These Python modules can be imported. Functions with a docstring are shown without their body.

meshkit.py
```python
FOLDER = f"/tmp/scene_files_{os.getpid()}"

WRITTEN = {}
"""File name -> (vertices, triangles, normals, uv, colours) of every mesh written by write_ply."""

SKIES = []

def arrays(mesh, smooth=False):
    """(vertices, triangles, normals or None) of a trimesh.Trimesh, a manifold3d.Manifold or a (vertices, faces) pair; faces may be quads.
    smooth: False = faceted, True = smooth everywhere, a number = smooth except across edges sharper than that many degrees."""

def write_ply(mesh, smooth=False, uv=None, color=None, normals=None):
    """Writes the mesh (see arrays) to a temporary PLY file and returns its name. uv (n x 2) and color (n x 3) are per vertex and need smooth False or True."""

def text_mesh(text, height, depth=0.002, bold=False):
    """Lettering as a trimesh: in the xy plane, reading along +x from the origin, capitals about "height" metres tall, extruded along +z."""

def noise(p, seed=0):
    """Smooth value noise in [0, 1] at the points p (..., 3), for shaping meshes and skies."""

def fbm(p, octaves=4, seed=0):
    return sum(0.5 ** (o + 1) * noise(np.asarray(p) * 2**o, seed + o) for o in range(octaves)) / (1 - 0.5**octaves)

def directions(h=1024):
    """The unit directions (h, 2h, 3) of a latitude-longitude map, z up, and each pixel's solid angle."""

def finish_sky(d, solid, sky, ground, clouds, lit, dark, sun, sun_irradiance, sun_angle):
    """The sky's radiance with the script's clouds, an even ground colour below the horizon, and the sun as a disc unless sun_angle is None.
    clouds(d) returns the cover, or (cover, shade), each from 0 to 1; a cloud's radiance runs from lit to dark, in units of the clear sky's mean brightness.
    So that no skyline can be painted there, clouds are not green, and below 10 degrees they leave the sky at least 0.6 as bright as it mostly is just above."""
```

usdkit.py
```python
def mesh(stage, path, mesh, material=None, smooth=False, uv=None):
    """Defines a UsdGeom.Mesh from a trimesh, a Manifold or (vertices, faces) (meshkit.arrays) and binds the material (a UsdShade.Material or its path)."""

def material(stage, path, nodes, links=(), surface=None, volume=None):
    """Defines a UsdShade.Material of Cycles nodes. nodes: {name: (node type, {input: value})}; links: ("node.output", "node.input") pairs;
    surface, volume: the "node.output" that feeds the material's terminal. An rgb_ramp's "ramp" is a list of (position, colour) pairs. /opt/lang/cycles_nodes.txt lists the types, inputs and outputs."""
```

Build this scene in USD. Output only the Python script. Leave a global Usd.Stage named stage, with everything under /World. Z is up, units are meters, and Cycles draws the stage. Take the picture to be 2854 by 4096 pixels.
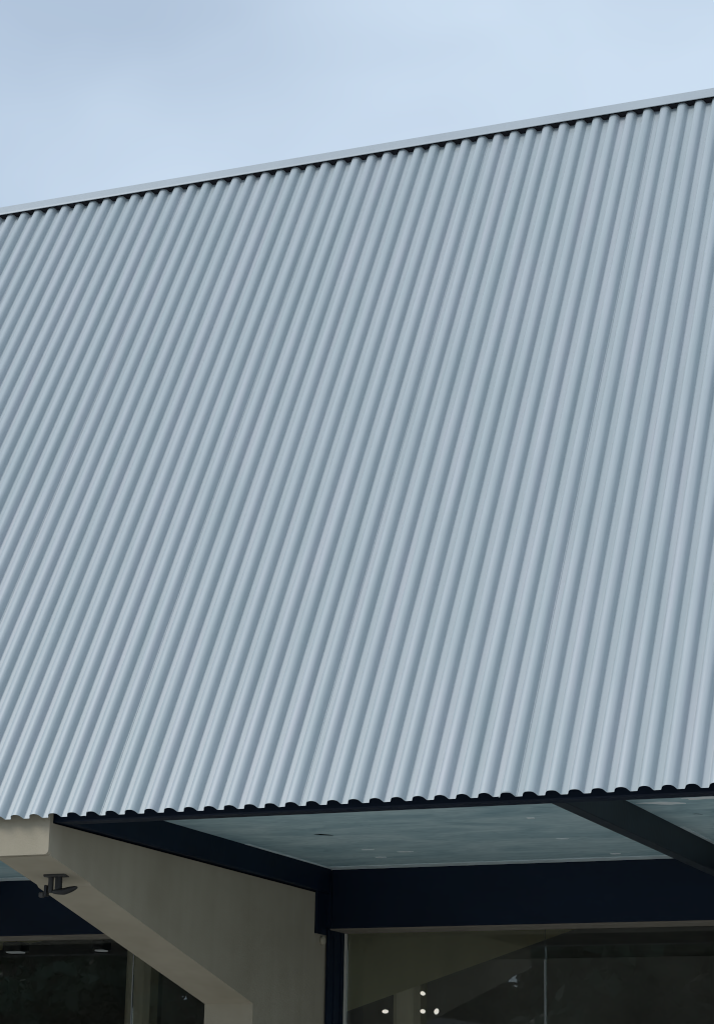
import math, random
import numpy as np, trimesh, usdkit, meshkit
from pxr import Usd, UsdGeom, UsdLux, UsdShade, Gf, Sdf
from shapely.geometry import Polygon

stage = Usd.Stage.CreateInMemory()
UsdGeom.SetStageUpAxis(stage, 'Z')
UsdGeom.SetStageMetersPerUnit(stage, 1.0)
UsdGeom.Xform.Define(stage, '/World')
UsdGeom.Scope.Define(stage, '/World/Looks')
EYE = 1.55                                   # height of the photographer's lens above the paving

# ------------------------------------------------------------------ camera
YAW, PITCH, ROLL = 0.409452459, 0.2765779, 0.0179655
FPX, WPX = 8969.17, 2854.0
fw = np.array([-math.sin(YAW) * math.cos(PITCH), math.cos(YAW) * math.cos(PITCH), math.sin(PITCH)])
ri = np.array([math.cos(YAW), math.sin(YAW), 0.0])
up = np.cross(ri, fw)
ri, up = ri * math.cos(ROLL) + up * math.sin(ROLL), -ri * math.sin(ROLL) + up * math.cos(ROLL)
cam = UsdGeom.Camera.Define(stage, '/World/camera')
cam.AddTransformOp().Set(Gf.Matrix4d(*ri, 0, *up, 0, *(-fw), 0, 0, 0, EYE, 1))
cam.CreateHorizontalApertureAttr(24.0)
cam.CreateVerticalApertureAttr(24.0 * 4096 / 2854)
cam.CreateFocalLengthAttr(24.0 * FPX / WPX)
cam.CreateFStopAttr(0.0)
cam.CreateClippingRangeAttr(Gf.Vec2f(0.05, 5000))
cam.CreateExposureAttr(0.38)

# ------------------------------------------------------------------ sky and sun
SUN_DIR = np.array([-0.56, -0.60, 0.74])     # direction towards the veiled sun: left of the view, behind the photographer
SUN_DIR = SUN_DIR / np.linalg.norm(SUN_DIR)
ELEV, ROT = math.asin(SUN_DIR[2]), math.atan2(SUN_DIR[0], SUN_DIR[1])
CLOUD = (4.65, 5.62, 6.75)
sky_mat = usdkit.material(stage, '/World/Looks/sky_light', {
    'tc': ('texture_coordinate', {}),
    'sky': ('sky_texture', {'sky_type': 'single_scattering', 'sun_disc': False, 'sun_elevation': ELEV, 'sun_rotation': ROT}),
    'map': ('mapping', {'scale': (1.0, 1.0, 1.5), 'location': (5.4, 12.0, 10.2)}),
    'n': ('noise_texture', {'scale': 3.2, 'detail': 4.0, 'roughness': 0.45, 'distortion': 0.3}),
    'cf': ('map_range', {'from_min': 0.38, 'from_max': 0.62, 'to_min': 0.64, 'to_max': 1.03, 'clamp': True}),
    'mx': ('mix', {'color2': CLOUD}),
    'bg': ('background_shader', {'strength': 0.10}),
}, [('tc.generated', 'map.vector'), ('map.vector', 'n.vector'), ('n.fac', 'cf.value'), ('cf.result', 'mx.fac'),
    ('sky.color', 'mx.color1'), ('mx.color', 'bg.color')], surface='bg.background')
dome = UsdLux.DomeLight.Define(stage, '/World/sky')
UsdShade.MaterialBindingAPI.Apply(dome.GetPrim()).Bind(sky_mat)
dome.GetPrim().SetCustomDataByKey('kind', 'structure')
sun = UsdLux.DistantLight.Define(stage, '/World/sun')
sun.CreateNormalizeAttr(True)
sun.CreateIntensityAttr(0.35)
sun.CreateAngleAttr(24.0)
sun.CreateColorAttr(Gf.Vec3f(1.0, 0.97, 0.93))
zz = SUN_DIR
xx = np.cross([0, 0, 1.0], zz); xx /= np.linalg.norm(xx)
yy = np.cross(zz, xx)
sun.AddTransformOp().Set(Gf.Matrix4d(*xx, 0, *yy, 0, *zz, 0, 0, 0, 0, 1))

# ------------------------------------------------------------------ helpers
used = {}
def numbered(path):
    n = used.get(path, 0); used[path] = n + 1
    return path if n == 0 else f'{path}_{n:03d}'
def data(prim, **kw):
    for key, v in kw.items():
        if v: prim.SetCustomDataByKey(key, v)
def thing(name, label, category, group=None, loc=(0, 0, 0)):
    x = UsdGeom.Xform.Define(stage, numbered('/World/' + name))
    x.AddTranslateOp().Set(Gf.Vec3d(*loc))
    data(x.GetPrim(), label=label, category=category, group=group)
    return x.GetPrim()
def obj(name, mesh, mat, parent=None, smooth=False, **kw):
    root = str(parent.GetPath()) if parent else '/World'
    p = usdkit.mesh(stage, numbered(root + '/' + name), mesh, mat, smooth=smooth).GetPrim()
    data(p, **kw)
    return p
def box(x0, x1, y0, y1, z0, z1):
    """z is measured from the lens height"""
    b = trimesh.creation.box([x1 - x0, y1 - y0, z1 - z0])
    b.apply_translation([(x0 + x1) / 2, (y0 + y1) / 2, (z0 + z1) / 2 + EYE])
    return b
def bevel_box(x0, x1, y0, y1, z0, z1, c=0.004):
    pts = []
    for sx in (0, 1):
        for sy in (0, 1):
            for sz in (0, 1):
                X, Y, Z = (x0, x1)[sx], (y0, y1)[sy], (z0, z1)[sz]
                dx, dy, dz = c * (1 - 2 * sx), c * (1 - 2 * sy), c * (1 - 2 * sz)
                pts += [(X + dx, Y + dy, Z), (X + dx, Y, Z + dz), (X, Y + dy, Z + dz)]
    m = trimesh.convex.convex_hull(np.array(pts))
    m.apply_translation([0, 0, EYE])
    return m
def prism_x(poly, x0, x1):
    """extrudes a (y, z) polygon along x"""
    m = trimesh.creation.extrude_polygon(Polygon(poly), x1 - x0)
    v = m.vertices.copy()
    m.vertices = np.stack([v[:, 2] + x0, v[:, 0], v[:, 1] + EYE], 1)
    m.fix_normals()
    return m
def join(*ms): return trimesh.util.concatenate(ms)

# ------------------------------------------------------------------ materials
def L(n): return '/World/Looks/' + n
def plain(name, col, rough=0.6, var=0.12, scale=6.0, bump=0.0, bscale=60.0, spec=0.5, metallic=0.0, stretch=(1, 1, 1)):
    lo = tuple(c * (1 - var) for c in col); hi = tuple(c * (1 + var) for c in col)
    nodes = {'g': ('geometry', {}), 'm': ('mapping', {'scale': stretch}),
             'n': ('noise_texture', {'scale': scale, 'detail': 5.0, 'roughness': 0.6}),
             'r': ('rgb_ramp', {'ramp': [(0.3, lo), (0.7, hi)]}),
             'p': ('principled_bsdf', {'roughness': rough, 'specular_ior_level': spec, 'metallic': metallic})}
    links = [('g.position', 'm.vector'), ('m.vector', 'n.vector'), ('n.fac', 'r.fac'), ('r.color', 'p.base_color')]
    if bump:
        nodes['bn'] = ('noise_texture', {'scale': bscale, 'detail': 4.0, 'roughness': 0.6})
        nodes['b'] = ('bump', {'strength': bump, 'distance': 0.01})
        links += [('g.position', 'bn.vector'), ('bn.fac', 'b.height'), ('b.normal', 'p.normal')]
    return usdkit.material(stage, L(name), nodes, links, surface='p.BSDF')

# painted steel sheet: even grey-blue paint, faint dust in streaks along the fall of the roof
roof_mat = usdkit.material(stage, L('painted_steel_roof'), {
    'g': ('geometry', {}),
    'm1': ('mapping', {'scale': (9.0, 0.8, 0.8)}), 'n1': ('noise_texture', {'scale': 1.6, 'detail': 5.0, 'roughness': 0.6}),
    'm2': ('mapping', {'scale': (60.0, 1.6, 1.6)}), 'n2': ('noise_texture', {'scale': 1.0, 'detail': 3.0, 'roughness': 0.5}),
    'r1': ('rgb_ramp', {'ramp': [(0.25, (0.356, 0.420, 0.436)), (0.5, (0.384, 0.437, 0.459)), (0.75, (0.412, 0.443, 0.477))]}),
    'r2': ('rgb_ramp', {'ramp': [(0.30, (0.94, 0.94, 0.945)), (0.65, (1, 1, 1))]}),
    'mul': ('mix', {'mix_type': 'multiply', 'fac': 1.0}),
    'rr': ('map_range', {'from_min': 0.3, 'from_max': 0.7, 'to_min': 0.27, 'to_max': 0.38}),
    'p': ('principled_bsdf', {'specular_ior_level': 0.62}),
}, [('g.position', 'm1.vector'), ('m1.vector', 'n1.vector'), ('g.position', 'm2.vector'), ('m2.vector', 'n2.vector'),
    ('n1.fac', 'r1.fac'), ('n2.fac', 'r2.fac'), ('r1.color', 'mul.color1'), ('r2.color', 'mul.color2'), ('mul.color', 'p.base_color'),
    ('n1.fac', 'rr.value'), ('rr.result', 'p.roughness')], surface='p.BSDF')
flash_mat = plain('painted_flashing', (0.37, 0.415, 0.445), 0.40, 0.05, 3.0)
foam_mat = plain('black_foam', (0.012, 0.012, 0.018), 0.9, 0.3, 20)
navy_mat = plain('navy_paint', (0.0020, 0.0085, 0.022), 0.55, 0.3, 3.0, bump=0.08, bscale=40, spec=0.22, stretch=(0.3, 1, 1))
navy_worn = plain('weathered_navy_paint', (0.0065, 0.014, 0.022), 0.5, 0.35, 4.0, bump=0.08, bscale=40, spec=0.4)
tan_mat = plain('tan_timber', (0.22, 0.19, 0.15), 0.7, 0.12, 5.0, bump=0.1, bscale=80)
bead_mat = plain('pale_bead', (0.50, 0.48, 0.42), 0.5, 0.12, 12)
seal_mat = plain('grey_sealant', (0.32, 0.33, 0.33), 0.6, 0.1, 12)
fixture_mat = plain('black_plastic', (0.004, 0.004, 0.004), 0.5, 0.2, 20)
fixture_grey = plain('grey_plastic', (0.028, 0.026, 0.023), 0.5, 0.2, 20)
dark_mat = plain('dark_interior', (0.34, 0.33, 0.31), 0.9, 0.2, 1.5)
inner_pale = plain('interior_plaster', (0.88, 0.81, 0.54), 0.8, 0.06, 2.0)
column_mat = plain('column_plaster', (0.58, 0.55, 0.43), 0.8, 0.15, 3.0, stretch=(4, 4, 0.6))
floor_mat = plain('pale_floor_tiles', (0.55, 0.53, 0.48), 0.5, 0.08, 2.0)
hole_mat = plain('dark_void', (0.01, 0.012, 0.012), 0.9, 0.2, 20)
flake_mat = plain('pale_paint_flake', (0.80, 0.84, 0.84), 0.7, 0.1, 20)
edge_mat = plain('chalky_board_edge', (0.62, 0.74, 0.76), 0.7, 0.15, 9.0)
# concrete: warm grey, darker stains running down, fine pores
conc_mat = usdkit.material(stage, L('cast_concrete'), {
    'g': ('geometry', {}),
    'n1': ('noise_texture', {'scale': 2.2, 'detail': 6.0, 'roughness': 0.6}),
    'm2': ('mapping', {'scale': (7.0, 7.0, 0.6)}), 'n2': ('noise_texture', {'scale': 1.3, 'detail': 5.0, 'roughness': 0.55, 'distortion': 0.4}),
    'n3': ('noise_texture', {'scale': 140.0, 'detail': 3.0, 'roughness': 0.6}),
    'r1': ('rgb_ramp', {'ramp': [(0.3, (0.335, 0.295, 0.22)), (0.7, (0.405, 0.36, 0.275))]}),
    'r2': ('rgb_ramp', {'ramp': [(0.30, (0.89, 0.90, 0.88)), (0.66, (1, 1, 1))]}),
    'mul': ('mix', {'mix_type': 'multiply', 'fac': 0.8}),
    'b': ('bump', {'strength': 0.25, 'distance': 0.004}),
    'p': ('principled_bsdf', {'roughness': 0.85, 'specular_ior_level': 0.3}),
}, [('g.position', 'n1.vector'), ('g.position', 'm2.vector'), ('m2.vector', 'n2.vector'), ('g.position', 'n3.vector'),
    ('n1.fac', 'r1.fac'), ('n2.fac', 'r2.fac'), ('r1.color', 'mul.color1'), ('r2.color', 'mul.color2'), ('mul.color', 'p.base_color'),
    ('n3.fac', 'b.height'), ('b.normal', 'p.normal')], surface='p.BSDF')
# soffit board: blue-green grey with pale dry smears and small scuffs
soff_mat = usdkit.material(stage, L('painted_soffit_board'), {
    'g': ('geometry', {}),
    'm1': ('mapping', {'scale': (1.2, 2.6, 1), 'rotation': (0, 0, 0.4)}), 'n1': ('noise_texture', {'scale': 1.6, 'detail': 7.0, 'roughness': 0.62, 'distortion': 1.2}),
    'm2': ('mapping', {'scale': (3.0, 9.0, 1)}), 'n2': ('noise_texture', {'scale': 2.6, 'detail': 6.0, 'roughness': 0.6, 'distortion': 2.0}),
    'm3': ('mapping', {'scale': (9.0, 34.0, 1)}), 'n3': ('noise_texture', {'scale': 1.0, 'detail': 2.0, 'roughness': 0.4}),
    'r1': ('rgb_ramp', {'ramp': [(0.34, (0.31, 0.47, 0.515)), (0.5, (0.43, 0.59, 0.62)), (0.64, (0.53, 0.675, 0.695))]}),
    'r2': ('rgb_ramp', {'ramp': [(0.36, (0.78, 0.83, 0.85)), (0.56, (1, 1, 1))]}),
    'r3': ('rgb_ramp', {'ramp': [(0.755, (0, 0, 0)), (0.80, (0.55, 0.55, 0.55))]}),
    'mul': ('mix', {'mix_type': 'multiply', 'fac': 1.0}),
    'mx': ('mix', {'color2': (0.66, 0.72, 0.72)}),
    'p': ('principled_bsdf', {'roughness': 0.6, 'specular_ior_level': 0.4}),
}, [('g.position', 'm1.vector'), ('m1.vector', 'n1.vector'), ('g.position', 'm2.vector'), ('m2.vector', 'n2.vector'),
    ('g.position', 'm3.vector'), ('m3.vector', 'n3.vector'), ('n1.fac', 'r1.fac'), ('n2.fac', 'r2.fac'), ('n3.fac', 'r3.fac'),
    ('r1.color', 'mul.color1'), ('r2.color', 'mul.color2'), ('mul.color', 'mx.color1'), ('r3.color', 'mx.fac'), ('mx.color', 'p.base_color')], surface='p.BSDF')
glass_mat = usdkit.material(stage, L('window_glass'), {
    't': ('transparent_bsdf', {'color': (0.95, 0.955, 0.93)}),
    'g': ('glossy_bsdf', {'color': (0.9, 0.95, 0.95), 'roughness': 0.0}),
    'f': ('fresnel', {'IOR': 1.62}), 'mc': ('mix_closure', {}),
}, [('f.fac', 'mc.fac'), ('t.BSDF', 'mc.closure1'), ('g.BSDF', 'mc.closure2')], surface='mc.closure')
lamp_mat = usdkit.material(stage, L('lit_lamp'), {'e': ('emission', {'color': (1.0, 0.97, 0.9), 'strength': 0.66})}, [], surface='e.emission')
ground_mat = plain('concrete_paving', (0.42, 0.41, 0.385), 0.85, 0.15, 0.7, bump=0.2, bscale=30)
leaf_mat = usdkit.material(stage, L('leaves'), {
    'g': ('geometry', {}),
    'r': ('rgb_ramp', {'ramp': [(0.0, (0.035, 0.075, 0.045)), (0.6, (0.06, 0.115, 0.07)), (1.0, (0.10, 0.15, 0.085))]}),
    'd': ('principled_bsdf', {'roughness': 0.6}), 't': ('translucent_bsdf', {}), 'mc': ('mix_closure', {'fac': 0.25}),
}, [('g.random_per_island', 'r.fac'), ('r.color', 'd.base_color'), ('r.color', 't.color'), ('d.BSDF', 'mc.closure1'), ('t.BSDF', 'mc.closure2')], surface='mc.closure')
bark_mat = plain('bark', (0.09, 0.07, 0.055), 0.9, 0.3, 8.0, bump=0.4, bscale=25)
render_mat = plain('pale_render', (0.20, 0.195, 0.185), 0.8, 0.25, 1.2)
tile_mat = plain('grey_roof_tiles', (0.16, 0.15, 0.15), 0.8, 0.2, 6)

# ------------------------------------------------------------------ ground
g = trimesh.creation.box([900, 900, 0.4]); g.apply_translation([0, 0, -0.2])
obj('ground', g, ground_mat, kind='structure')

# ------------------------------------------------------------------ the building
K = 1.117
bld = thing('pavilion_building', 'building with a steep pale grey corrugated steel roof, navy eave beams and concrete bracket', 'building')

PITCHW, X0 = 0.0762, -3.77054
YE, ZE, SLOPE, LEN = 6.76343, 1.10786, math.radians(60.4806), 3.7181
DEPTH = 0.0235
sdir = np.array([0, math.cos(SLOPE), math.sin(SLOPE)])
ndir = np.array([0, -math.sin(SLOPE), math.cos(SLOPE)])
orig = np.array([0, YE, ZE + EYE])
from scipy.interpolate import PchipInterpolator
_h = PchipInterpolator([0, 0.06, 0.12, 0.17, 0.215, 0.25, 0.28, 0.305, 0.325, 0.340, 0.352, 0.38, 0.5], [1, 0.99, 0.955, 0.89, 0.785, 0.645, 0.465, 0.28, 0.125, 0.025, 0.008, 0.004, 0.0])
def wave(t):
    f = np.abs(t - np.round(t))
    return _h(f)
rng = np.random.default_rng(4)
def roof_sheet(i0, n):
    """n ribs from crest i0; the right-hand edge laps over the next sheet"""
    per = 44
    t = np.linspace(i0 - 0.40, i0 + n + 0.415, int((n + 0.815) * per))
    s = np.linspace(0, LEN + 0.004, 15)
    lift = 0.0010 * np.clip((t - (i0 + n - 0.62)) / 0.2, 0, 1)
    T, S = np.meshgrid(t, s)
    h = (wave(T) - 1) * DEPTH + lift[None, :]
    # slight dressing-in of each sheet: shallow waviness along the fall
    pts = np.stack([T * 0.35, S * 0.9, np.full_like(T, 0.37 * i0)], -1).reshape(-1, 3)
    h = h + (meshkit.fbm(pts).reshape(T.shape)) * 0.0006 * np.clip(S / 0.4, 0, 1)
    jit = rng.normal(0, 0.0012)
    X = X0 + T * PITCHW
    base = orig + np.stack([X, 0 * X, 0 * X], -1) + S[..., None] * sdir
    base = base + np.where(S[..., None] < 0.001, jit, 0) * sdir
    topv = base + h[..., None] * ndir
    botv = base + (h[..., None] - 0.0008) * ndir
    nr, nc = T.shape
    V = np.vstack([topv.reshape(-1, 3), botv.reshape(-1, 3)])
    idx = np.arange(nr * nc).reshape(nr, nc)
    a, b, c, d = idx[:-1, :-1].ravel(), idx[:-1, 1:].ravel(), idx[1:, 1:].ravel(), idx[1:, :-1].ravel()
    F = [np.stack([a, b, c, d], 1)]
    o = nr * nc
    F.append(np.stack([a, d, c, b], 1) + o)
    def rim(e):
        return np.stack([e[1:], e[:-1], e[:-1] + o, e[1:] + o], 1)
    F += [rim(idx[0]), rim(idx[-1][::-1]), rim(idx[:, 0][::-1]), rim(idx[:, -1])]
    return V, np.vstack(F)
I_LO, I_HI = -62, 58
for i0 in range(I_LO, I_HI, 10):
    obj('roof_sheet', roof_sheet(i0, 10), roof_mat, bld, smooth=40)
XL, XR = X0 + (I_LO - 0.4) * PITCHW, X0 + (I_HI + 0.4) * PITCHW

def on_roof(poly, x0, x1):
    """extrudes a (s, h) polygon, s up the slope and h off the crest plane, along x"""
    m = trimesh.creation.extrude_polygon(Polygon(poly), x1 - x0)
    v = m.vertices
    P = orig + v[:, :1] * sdir + v[:, 1:2] * ndir
    P[:, 0] = v[:, 2] + x0
    m.vertices = P
    m.fix_normals()
    return m
# black closure strip that fills the troughs under the flashing, then the folded ridge flashing in three lengths
obj('closure_strip', on_roof([(LEN + 0.005, -0.032), (LEN + 0.05, -0.032), (LEN + 0.05, 0.0), (LEN + 0.005, 0.0)], XL + 0.01, XR - 0.01), foam_mat, bld)
fl = [(LEN - 0.004, 0.0125), (LEN - 0.004, 0.0095), (LEN + 0.006, 0.0105), (LEN + 0.052, 0.0125), (LEN + 0.110, -0.115), (LEN + 0.112, -0.112), (LEN + 0.0535, 0.0155), (LEN + 0.006, 0.0140)]
cuts = [XL, X0 - 39.5 * PITCHW, X0 + 40.4 * PITCHW, XR]
for q in range(3):
    obj('ridge_flashing', on_roof([(s, h + 0.0008 * (q % 2)) for s, h in fl], cuts[q] - 0.03 * (q > 0), cuts[q + 1]), flash_mat, bld)
# the slope behind the ridge, and gable walls that close the ends
rt = orig + (LEN + 0.09) * sdir
ry, rz = rt[1], rt[2] - EYE
obj('rear_roof', prism_x([(ry + 0.03, rz - 0.03), (15.9, 1.42), (15.9, 1.36), (ry + 0.03, rz - 0.10)], XL, XR), roof_mat, bld)
YB = 15.4

# ---- concrete bracket and post
BX0, BX1 = -4.333, -4.111
def bracket(dx):
    prof = [(6.832, 1.083), (6.832, 0.9685), (7.115, 0.9055), (7.125, 0.8965), (8.49, 0.5655), (8.49, -EYE), (9.26, -EYE), (9.26, 1.083)]
    body = prism_x(prof, BX0 + dx, BX1 + dx)
    return body
def end_block(dx):
    # rounded lower corners of the end face
    r, x0, x1, z0, z1 = 0.016, BX0 + dx - 0.002, BX1 + dx + 0.002, 0.972, 1.126
    pts = [(x0, z1)] + [(x0 + r - r * math.cos(a), z0 + r - r * math.sin(a)) for a in np.linspace(0, math.pi / 2, 6)] \
        + [(x1 - r + r * math.sin(a), z0 + r - r * math.cos(a)) for a in np.linspace(0, math.pi / 2, 6)] + [(x1, z1)]
    m = trimesh.creation.extrude_polygon(Polygon(pts), 0.022)
    v = m.vertices.copy()
    m.vertices = np.stack([v[:, 0], 6.809 + v[:, 2], v[:, 1] + EYE], 1)
    m.fix_normals()
    return m
BAYS = [-3.62, 0.0, 3.62]
for dx in BAYS:
    b = obj('concrete_bracket', bracket(dx), conc_mat, bld)
    obj('end_plate', end_block(dx), conc_mat, b)

# ---- navy eave beam under the sheet ends, cross beams between the soffit boards, header beam over the windows
ZS, ZB = 1.195, 1.089
obj('eave_beam', bevel_box(XL + 0.05, XR - 0.05, 6.845, 6.925, ZB, 1.158), navy_mat, bld)
edges = []
for dx in BAYS:
    obj('cross_beam', bevel_box(-4.331 + dx, -4.083 + dx, 6.927, 9.196, ZB + 0.001, 1.30), navy_mat, bld)
    if dx < 3:
        cb = obj('cross_beam', bevel_box(-2.302 + dx, -2.250 + dx, 6.927, 9.196, ZB + 0.001, 1.30, 0.003), navy_worn, bld)
# soffit boards, two to a bay
def soffit(x0, x1, holes=()):
    p = Polygon([(x0, 6.9), (x1, 6.9), (x1, 9.215), (x0, 9.215)])
    for hx, hy, rx, rot in holes:
        a = np.linspace(0, 2 * math.pi, 20)[:-1]
        e = np.stack([hx + rx * np.cos(a) * math.cos(rot) - 0.55 * rx * np.sin(a) * math.sin(rot), hy + rx * np.cos(a) * math.sin(rot) + 0.55 * rx * np.sin(a) * math.cos(rot)], 1)
        p = p.difference(Polygon(e))
    m = trimesh.creation.extrude_polygon(p, 0.0025)
    m.apply_translation([0, 0, ZS + EYE])
    return m
boards = {}
for dx in BAYS[:2]:
    for q, (x0, x1) in enumerate(((-4.081, -2.304), (-2.248, -0.715))):
        hl = []
        if dx == 0 and q == 0: hl = [(-3.652, 8.140, 0.044, 0.9), (-2.98, 8.27, 0.018, 0.3)]
        if dx == 0 and q == 1: hl = [(-2.095, 8.00, 0.022, 0.8)]
        boards[dx, q] = obj('soffit_board', soffit(x0 + dx, x1 + dx, hl), soff_mat, bld)
        for bx in ((x0 + 0.004, x1 - 0.004, 9.10, 9.1985), (x0 + 0.004, x0 + 0.022, 8.3, 9.098)):
            obj('edge_trim', bevel_box(*(v + dx * (n_ < 2) for n_, v in enumerate(bx)), ZS - 0.0022, ZS + 0.0004, 0.0006), edge_mat, boards[dx, q])
        if hl: obj('void_backing', box(x0 + 0.05, x1 - 0.05, 7.2, 9.0, ZS + 0.06, ZS + 0.07), hole_mat, boards[dx, q])
# flakes of pale paint and filler left on the boards
def flake(cx, cy, lx, ly, rot, seed):
    r = np.random.default_rng(seed)
    a = np.linspace(0, 2 * math.pi, 15)[:-1]
    k = 1 + 0.35 * r.uniform(-1, 1, 14)
    x, y = lx / 2 * np.cos(a) * k, ly / 2 * np.sin(a) * k
    m = trimesh.creation.extrude_polygon(Polygon(np.stack([cx + x * math.cos(rot) - y * math.sin(rot), cy + x * math.sin(rot) + y * math.cos(rot)], 1)).buffer(0), 0.0022)
    m.apply_translation([0, 0, ZS + EYE - 0.0018])
    return m
for i, f in enumerate([(-3.53, 8.704, 0.062, 0.020, 0.25), (-3.702, 8.846, 0.045, 0.016, 0.05), (-2.71, 7.916, 0.035, 0.026, 0.0), (-2.773, 8.497, 0.05, 0.016, 0.3),
                       (-2.709, 8.997, 0.036, 0.022, 0.0), (-3.76, 7.30, 0.12, 0.05, 0.1), (-3.63, 7.37, 0.16, 0.028, -0.1), (-3.45, 7.33, 0.10, 0.02, 0.3), (-3.66, 8.60, 0.05, 0.010, 0.2)]):
    obj('paint_flake', flake(*f, seed=i), flake_mat, boards[0.0, 0])
for i, f in enumerate([(-2.13, 7.70, 0.16, 0.06, 0.25), (-1.98, 7.62, 0.12, 0.05, 0.0)]):
    obj('paint_flake', flake(*f, seed=20 + i), flake_mat, boards[0.0, 1])

# header, lining board under it, jamb posts, glazing
for dx in BAYS[:2]:
    xl, xr = -4.083 + dx, -0.716 + dx
    obj('header_beam', bevel_box(xl, xr, 9.200, 9.392, 0.935, 1.320), navy_mat, bld)
    w = obj('window_frame', join(bevel_box(xl - 0.022, xl - 0.010, 9.203, 9.396, -EYE, 0.9345, 0.002), bevel_box(xr - 0.058, xr + 0.001, 9.203, 9.395, -EYE, 0.9345),
                                 bevel_box(xl - 0.010, xl - 0.006, 9.26, 9.29, -EYE, 0.934, 0.001), bevel_box(xl - 0.010, xl - 0.005, 9.335, 9.345, -EYE, 0.934, 0.001),
                                 bevel_box(xl + 0.06, xr - 0.06, 9.25, 9.395, -EYE, -EYE + 0.12)), navy_mat, bld)
    obj('head_lining', box(xl - 0.008, xr - 0.058, 9.212, 9.392, 0.9290, 0.9345), tan_mat, w)
    obj('jamb_bead', bevel_box(xl - 0.0095, xl - 0.003, 9.372, 9.398, -EYE + 0.12, 0.9285, 0.002), bead_mat, w)
    j = -3.155 if dx == 0 else -5.178
    stops = [xl - 0.008, j, j + 1.16, xr - 0.06] if dx == 0 else [xl - 0.008, j - 1.0, j, xr - 0.06]
    for a_, b_ in zip(stops[:-1], stops[1:]):
        obj('glass_pane', box(a_ + 0.0025, b_ - 0.0025, 9.400, 9.408, -EYE + 0.10, 0.95), glass_mat, w)
    for s_ in stops[1:-1]:
        obj('glass_joint', box(s_ - 0.0018, s_ + 0.0018, 9.397, 9.411, -EYE + 0.12, 0.929 if dx else 0.80), seal_mat, w)
    obj('sill_wall', box(xl + 0.06, xr - 0.06, 9.42, 9.5, -EYE, -EYE + 0.15), dark_mat, bld)
# packing plate and mortar lump where the header meets the concrete
obj('packing_plate', bevel_box(-4.1095, -4.0835, 9.200, 9.35, 0.936, 1.19, 0.001), navy_mat, bld)
obj('packing_plate', bevel_box(-4.1105, -4.100, 9.085, 9.199, 0.905, 1.09, 0.002), navy_mat, bld)
lump = trimesh.creation.icosphere(3, 0.021)
lump.vertices *= (1 + 0.25 * meshkit.fbm(lump.vertices * 45)[:, None]) * np.array([0.55, 0.9, 0.85])
lump.apply_translation([-4.103, 9.160, 0.879 + EYE])
obj('mortar_lump', lump, conc_mat, bld, smooth=True)

# ---- inside: floor, walls, raking haunch, columns
obj('floor_slab', box(XL + 0.3, XR - 0.3, 9.52, YB, -EYE + 0.004, -EYE + 0.05), floor_mat, bld)
obj('back_wall', box(XL + 0.3, XR - 0.3, YB, YB + 0.2, -EYE, 1.32), dark_mat, bld)
for x in (XL + 0.2, XR - 0.3):
    obj('gable_wall', prism_x([(9.42, -EYE), (YB + 0.2, -EYE), (YB + 0.2, 1.36), (ry, rz - 0.25), (6.98, 1.25), (9.42, 1.25)], x, x + 0.1), dark_mat, bld)
obj('ceiling', box(XL + 0.32, XR - 0.32, 9.42, YB + 0.15, 1.325, 1.36), dark_mat, bld)
obj('upper_wall', box(XL + 0.32, XR - 0.32, 9.395, 9.418, 1.0, 1.324), dark_mat, bld)
hs = (1.247 - 0.587) / (12.721 - 9.441)
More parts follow.
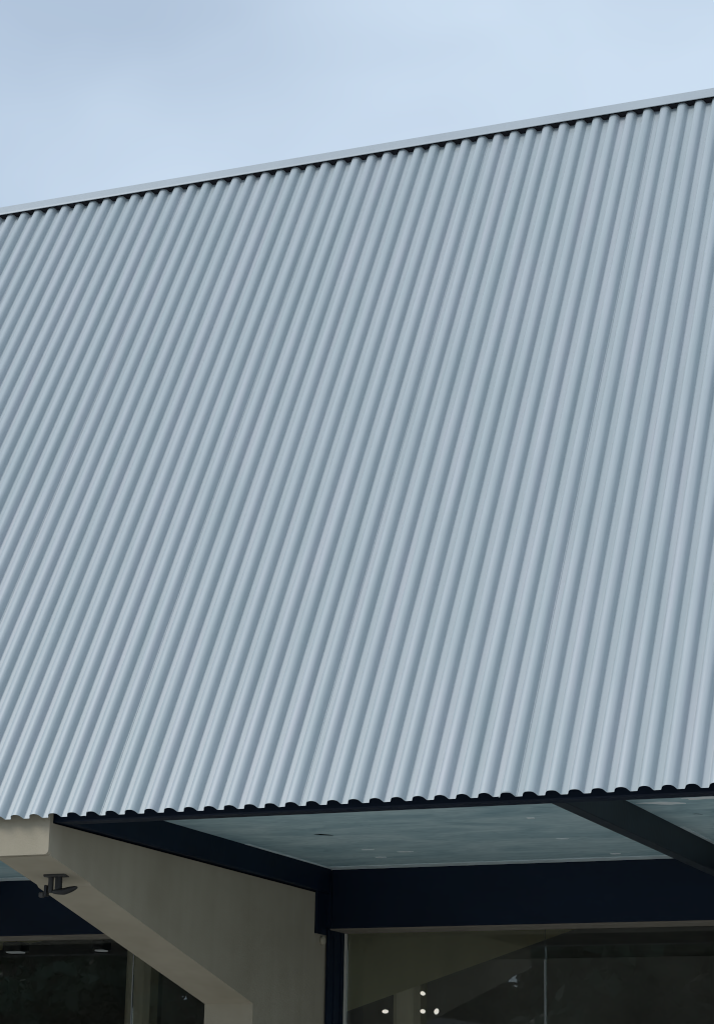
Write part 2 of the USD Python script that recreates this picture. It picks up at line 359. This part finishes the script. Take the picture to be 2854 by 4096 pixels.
for dx in BAYS:
    obj('inner_haunch', prism_x([(9.43, 0.585), (13.02, 0.585 + hs * 3.59), (13.02, 1.322), (9.43, 1.322)], BX0 + dx, BX1 + dx), inner_pale, bld)
    obj('inner_post', box(BX0 + dx, BX1 + dx - 0.03, 9.27, 9.425, -EYE, 1.083), conc_mat, bld)
for x in (-8.27, -6.55, -4.83, -1.40):
    obj('inner_column', bevel_box(x - 0.082, x + 0.082, 11.93, 12.09, -EYE + 0.05, 1.322, 0.03), column_mat, bld)

# ------------------------------------------------------------------ fitting clipped under the bracket
fx = thing('cable_fitting', 'small black cable fitting with two stubs clipped under the concrete bracket', 'cable fitting')
def cyl(p, q, r, n=14):
    p, q = np.array(p, float), np.array(q, float)
    m = trimesh.creation.cylinder(radius=r, segment=(p, q), sections=n)
    m.apply_translation([0, 0, EYE]); return m
fz = lambda y: 0.8965 - (y - 7.125) * 0.2425
cx, cy = -4.212, 7.03
obj('base_plate', bevel_box(cx - 0.035, cx + 0.055, cy - 0.02, cy + 0.02, fz(cy) + 0.000, fz(cy) + 0.022, 0.003), fixture_grey, fx)
obj('stub', cyl((cx - 0.012, cy, fz(cy) + 0.01), (cx - 0.012, cy, fz(cy) - 0.055), 0.010), fixture_grey, fx)
obj('stub', cyl((cx + 0.020, cy, fz(cy) + 0.01), (cx + 0.020, cy, fz(cy) - 0.050), 0.013), fixture_mat, fx)
tr = trimesh.creation.icosphere(3, 1.0)
tr.vertices *= np.array([0.054, 0.018, 0.012]); tr.vertices[:, 2] += 0.25 * np.abs(tr.vertices[:, 0]) * (tr.vertices[:, 0] > 0)
tr.apply_translation([cx + 0.045, cy, fz(cy) - 0.052 + EYE])
obj('cable_tray', tr, fixture_mat, fx, smooth=True)
obj('end_cap', bevel_box(cx - 0.034, cx - 0.024, cy - 0.012, cy + 0.012, fz(cy) - 0.068, fz(cy) - 0.028, 0.002), fixture_mat, fx)
obj('cable_tail', bevel_box(cx - 0.058, cx - 0.036, cy - 0.008, cy + 0.008, fz(cy) - 0.072, fz(cy) - 0.052, 0.004), fixture_grey, fx)

# ------------------------------------------------------------------ lamps hanging inside, seen through the glass
def lamp(x, z, sx, sz, label, rot=0.0):
    t = thing('pendant_lamp', label, 'lamp', 'lit lamps inside the building')
    b = trimesh.creation.icosphere(2, 1.0)
    b.vertices *= np.array([sx * 0.68, 0.02, sz * 0.68]) * (1 + 0.35 * meshkit.fbm(b.vertices * 1.7 + 9 * x)[:, None])
    b.apply_transform(trimesh.transformations.rotation_matrix(rot, [0, 1, 0]))
    b.apply_translation([x, 11.70, z + EYE])
    obj('bulb', b, lamp_mat, t, smooth=True)
    obj('cord', cyl((x, 11.70, z + sz * 0.8), (x, 11.70, 1.32), 0.0006, 6), dark_mat, t)
q = 11.70 / 12.0
lamp(-4.978 * q, 0.748 * q, 0.021, 0.013, 'leftmost of the small white lamps glowing behind the right window')
lamp(-4.751 * q, 0.846 * q, 0.015, 0.013, 'highest of the small white lamps glowing behind the right window', 0.6)
lamp(-4.750 * q, 0.747 * q, 0.015, 0.014, 'square white lamp directly below the highest lamp behind the right window')
lamp(-4.667 * q, 0.746 * q, 0.012, 0.020, 'rightmost and dimmest of the white lamps behind the right window', 0.3)

housing_mat = plain('dark_housing', (0.05, 0.05, 0.05), 0.6, 0.1, 5)
dim_mat = usdkit.material(stage, L('dim_diffuser'), {'e': ('emission', {'color': (0.85, 0.95, 1.0), 'strength': 0.085})}, [], surface='e.emission')
for x, z, w_, lab in ((-6.82, 1.030, 0.045, 'larger dim ceiling light glinting at the top left of the left window'), (-6.27, 1.030, 0.026, 'small dim ceiling light glinting in the left window beside the bracket')):
    t = thing('ceiling_light', lab, 'ceiling light', 'dim ceiling lights behind the left window')
    obj('housing', bevel_box(x - w_ * 1.3, x + w_ * 1.3, 10.96, 11.06, z, z + 0.05), housing_mat, t)
    obj('diffuser', bevel_box(x - w_, x + w_, 10.98, 11.04, z - 0.008, z - 0.0005, 0.002), dim_mat, t)
    obj('rod', cyl((x, 11.01, z + 0.05), (x, 11.01, 1.32), 0.004, 6), dark_mat, t)

# ------------------------------------------------------------------ across the paving: what the window glass mirrors
def tree_parts(seed, h=9.0):
    r = np.random.default_rng(seed)
    tr = trimesh.creation.cylinder(radius=0.2, height=h * 0.5, sections=10)
    tr.apply_translation([0, 0, h * 0.25]); tr.vertices[:, :2] *= (1 - 0.5 * tr.vertices[:, 2:] / (h * 0.5))
    limbs = [tr]
    cl = []
    for i in range(90):
        a, e = r.uniform(0, 2 * math.pi), r.uniform(0, 1)
        R = h * 0.36 * math.sin(math.pi * (0.12 + 0.8 * e)) * r.uniform(0.4, 1.05)
        c = np.array([R * math.cos(a), R * math.sin(a), h * (0.06 + 0.9 * e)])
        cl.append((c, r.uniform(0.5, 1.0)))
        if i % 4 == 0 and c[2] > h * 0.2:
            limbs.append(trimesh.creation.cylinder(radius=0.05, segment=(np.array([0, 0, min(c[2] * 0.8, h * 0.5)]), c), sections=5))
    V, F = [], []
    for c, rad in cl:
        n = 150
        d = r.normal(size=(n, 3)); d /= np.linalg.norm(d, axis=1)[:, None]
        p = c + d * rad * r.uniform(0.55, 1.05, (n, 1)) * np.array([1, 1, 0.75])
        u = r.normal(size=(n, 3)); u /= np.linalg.norm(u, axis=1)[:, None]
        w = np.cross(d, u); w /= np.linalg.norm(w, axis=1)[:, None] + 1e-9
        s = r.uniform(0.12, 0.26, (n, 1))
        b0 = sum(len(x) for x in V)
        V.append(np.stack([p - u * s, p + w * s * 0.6, p + u * s, p - w * s * 0.6], 1).reshape(-1, 3))
        k = b0 + 4 * np.arange(n)[:, None]
        F.append(np.hstack([k, k + 1, k + 2, k + 3]))
    return join(*limbs), (np.vstack(V), np.vstack(F))
TL = 'leafy green tree across the paving, mirrored dimly in the window glass'
r = random.Random(3)
proto = None
for i, (x, y) in enumerate([(v, -25) for v in (-45, -40, -35.5, -30.5, -26, -21.5, -10.5, -6, -1.5, 4)] + [(v, -34) for v in (-50, -44, -38, -33, -28.5, -24, -19, -14, -9, -4, 2)] + [(-15.8, -34.5), (-13.2, -33.0)] + [(-15.2, -16.5), (-12.0, -17.5), (-22.5, -18.0), (-29.0, -18.5)]):
    y += r.uniform(-2, 2)
    small = 0.42 if i >= 23 else 1.0
    if proto is None:
        proto = thing('tree', TL, 'tree', 'trees across the paving')
        t_, c_ = tree_parts(5)
        obj('trunk', t_, bark_mat, proto); obj('crown', c_, leaf_mat, proto)
        UsdGeom.XformCommonAPI(proto).SetTranslate(Gf.Vec3d(x, y, 0))
        continue
    xf = UsdGeom.Xform.Define(stage, numbered('/World/tree'))
    xf.GetPrim().GetReferences().AddInternalReference(proto.GetPath())
    xf.GetPrim().SetInstanceable(True)
    api = UsdGeom.XformCommonAPI(xf)
    s = r.uniform(0.85, 1.2) * small
    xf.ClearXformOpOrder()
    api.SetTranslate(Gf.Vec3d(x, y, 0)); api.SetRotate(Gf.Vec3f(0, 0, r.uniform(0, 360))); api.SetScale(Gf.Vec3f(s, s, s))
    data(xf.GetPrim(), label=TL, category='tree', group='trees across the paving')
hs_ = thing('pale_house', 'pale rendered house across the paving, mirrored dimly in the window glass', 'house')
def wbox(x0, x1, y0, y1, z0, z1):
    return box(x0, x1, y0, y1, z0 - EYE, z1 - EYE)
obj('wall', wbox(-18.5, -12.6, -30, -21, 0, 3.35), render_mat, hs_)
gb = trimesh.creation.extrude_polygon(Polygon([(-18.8, 3.354), (-12.3, 3.354), (-12.3, 3.50), (-18.8, 4.35)]), 9.4)
gb.vertices = np.stack([gb.vertices[:, 0], -30.2 + gb.vertices[:, 2], gb.vertices[:, 1]], 1); gb.fix_normals()
rf = obj('roof', gb, tile_mat, hs_)
for x in (-17.6, -14.6):
    wdw = obj('window', wbox(x, x + 1.2, -20.995, -20.95, 1.2, 2.6), hole_mat, hs_)
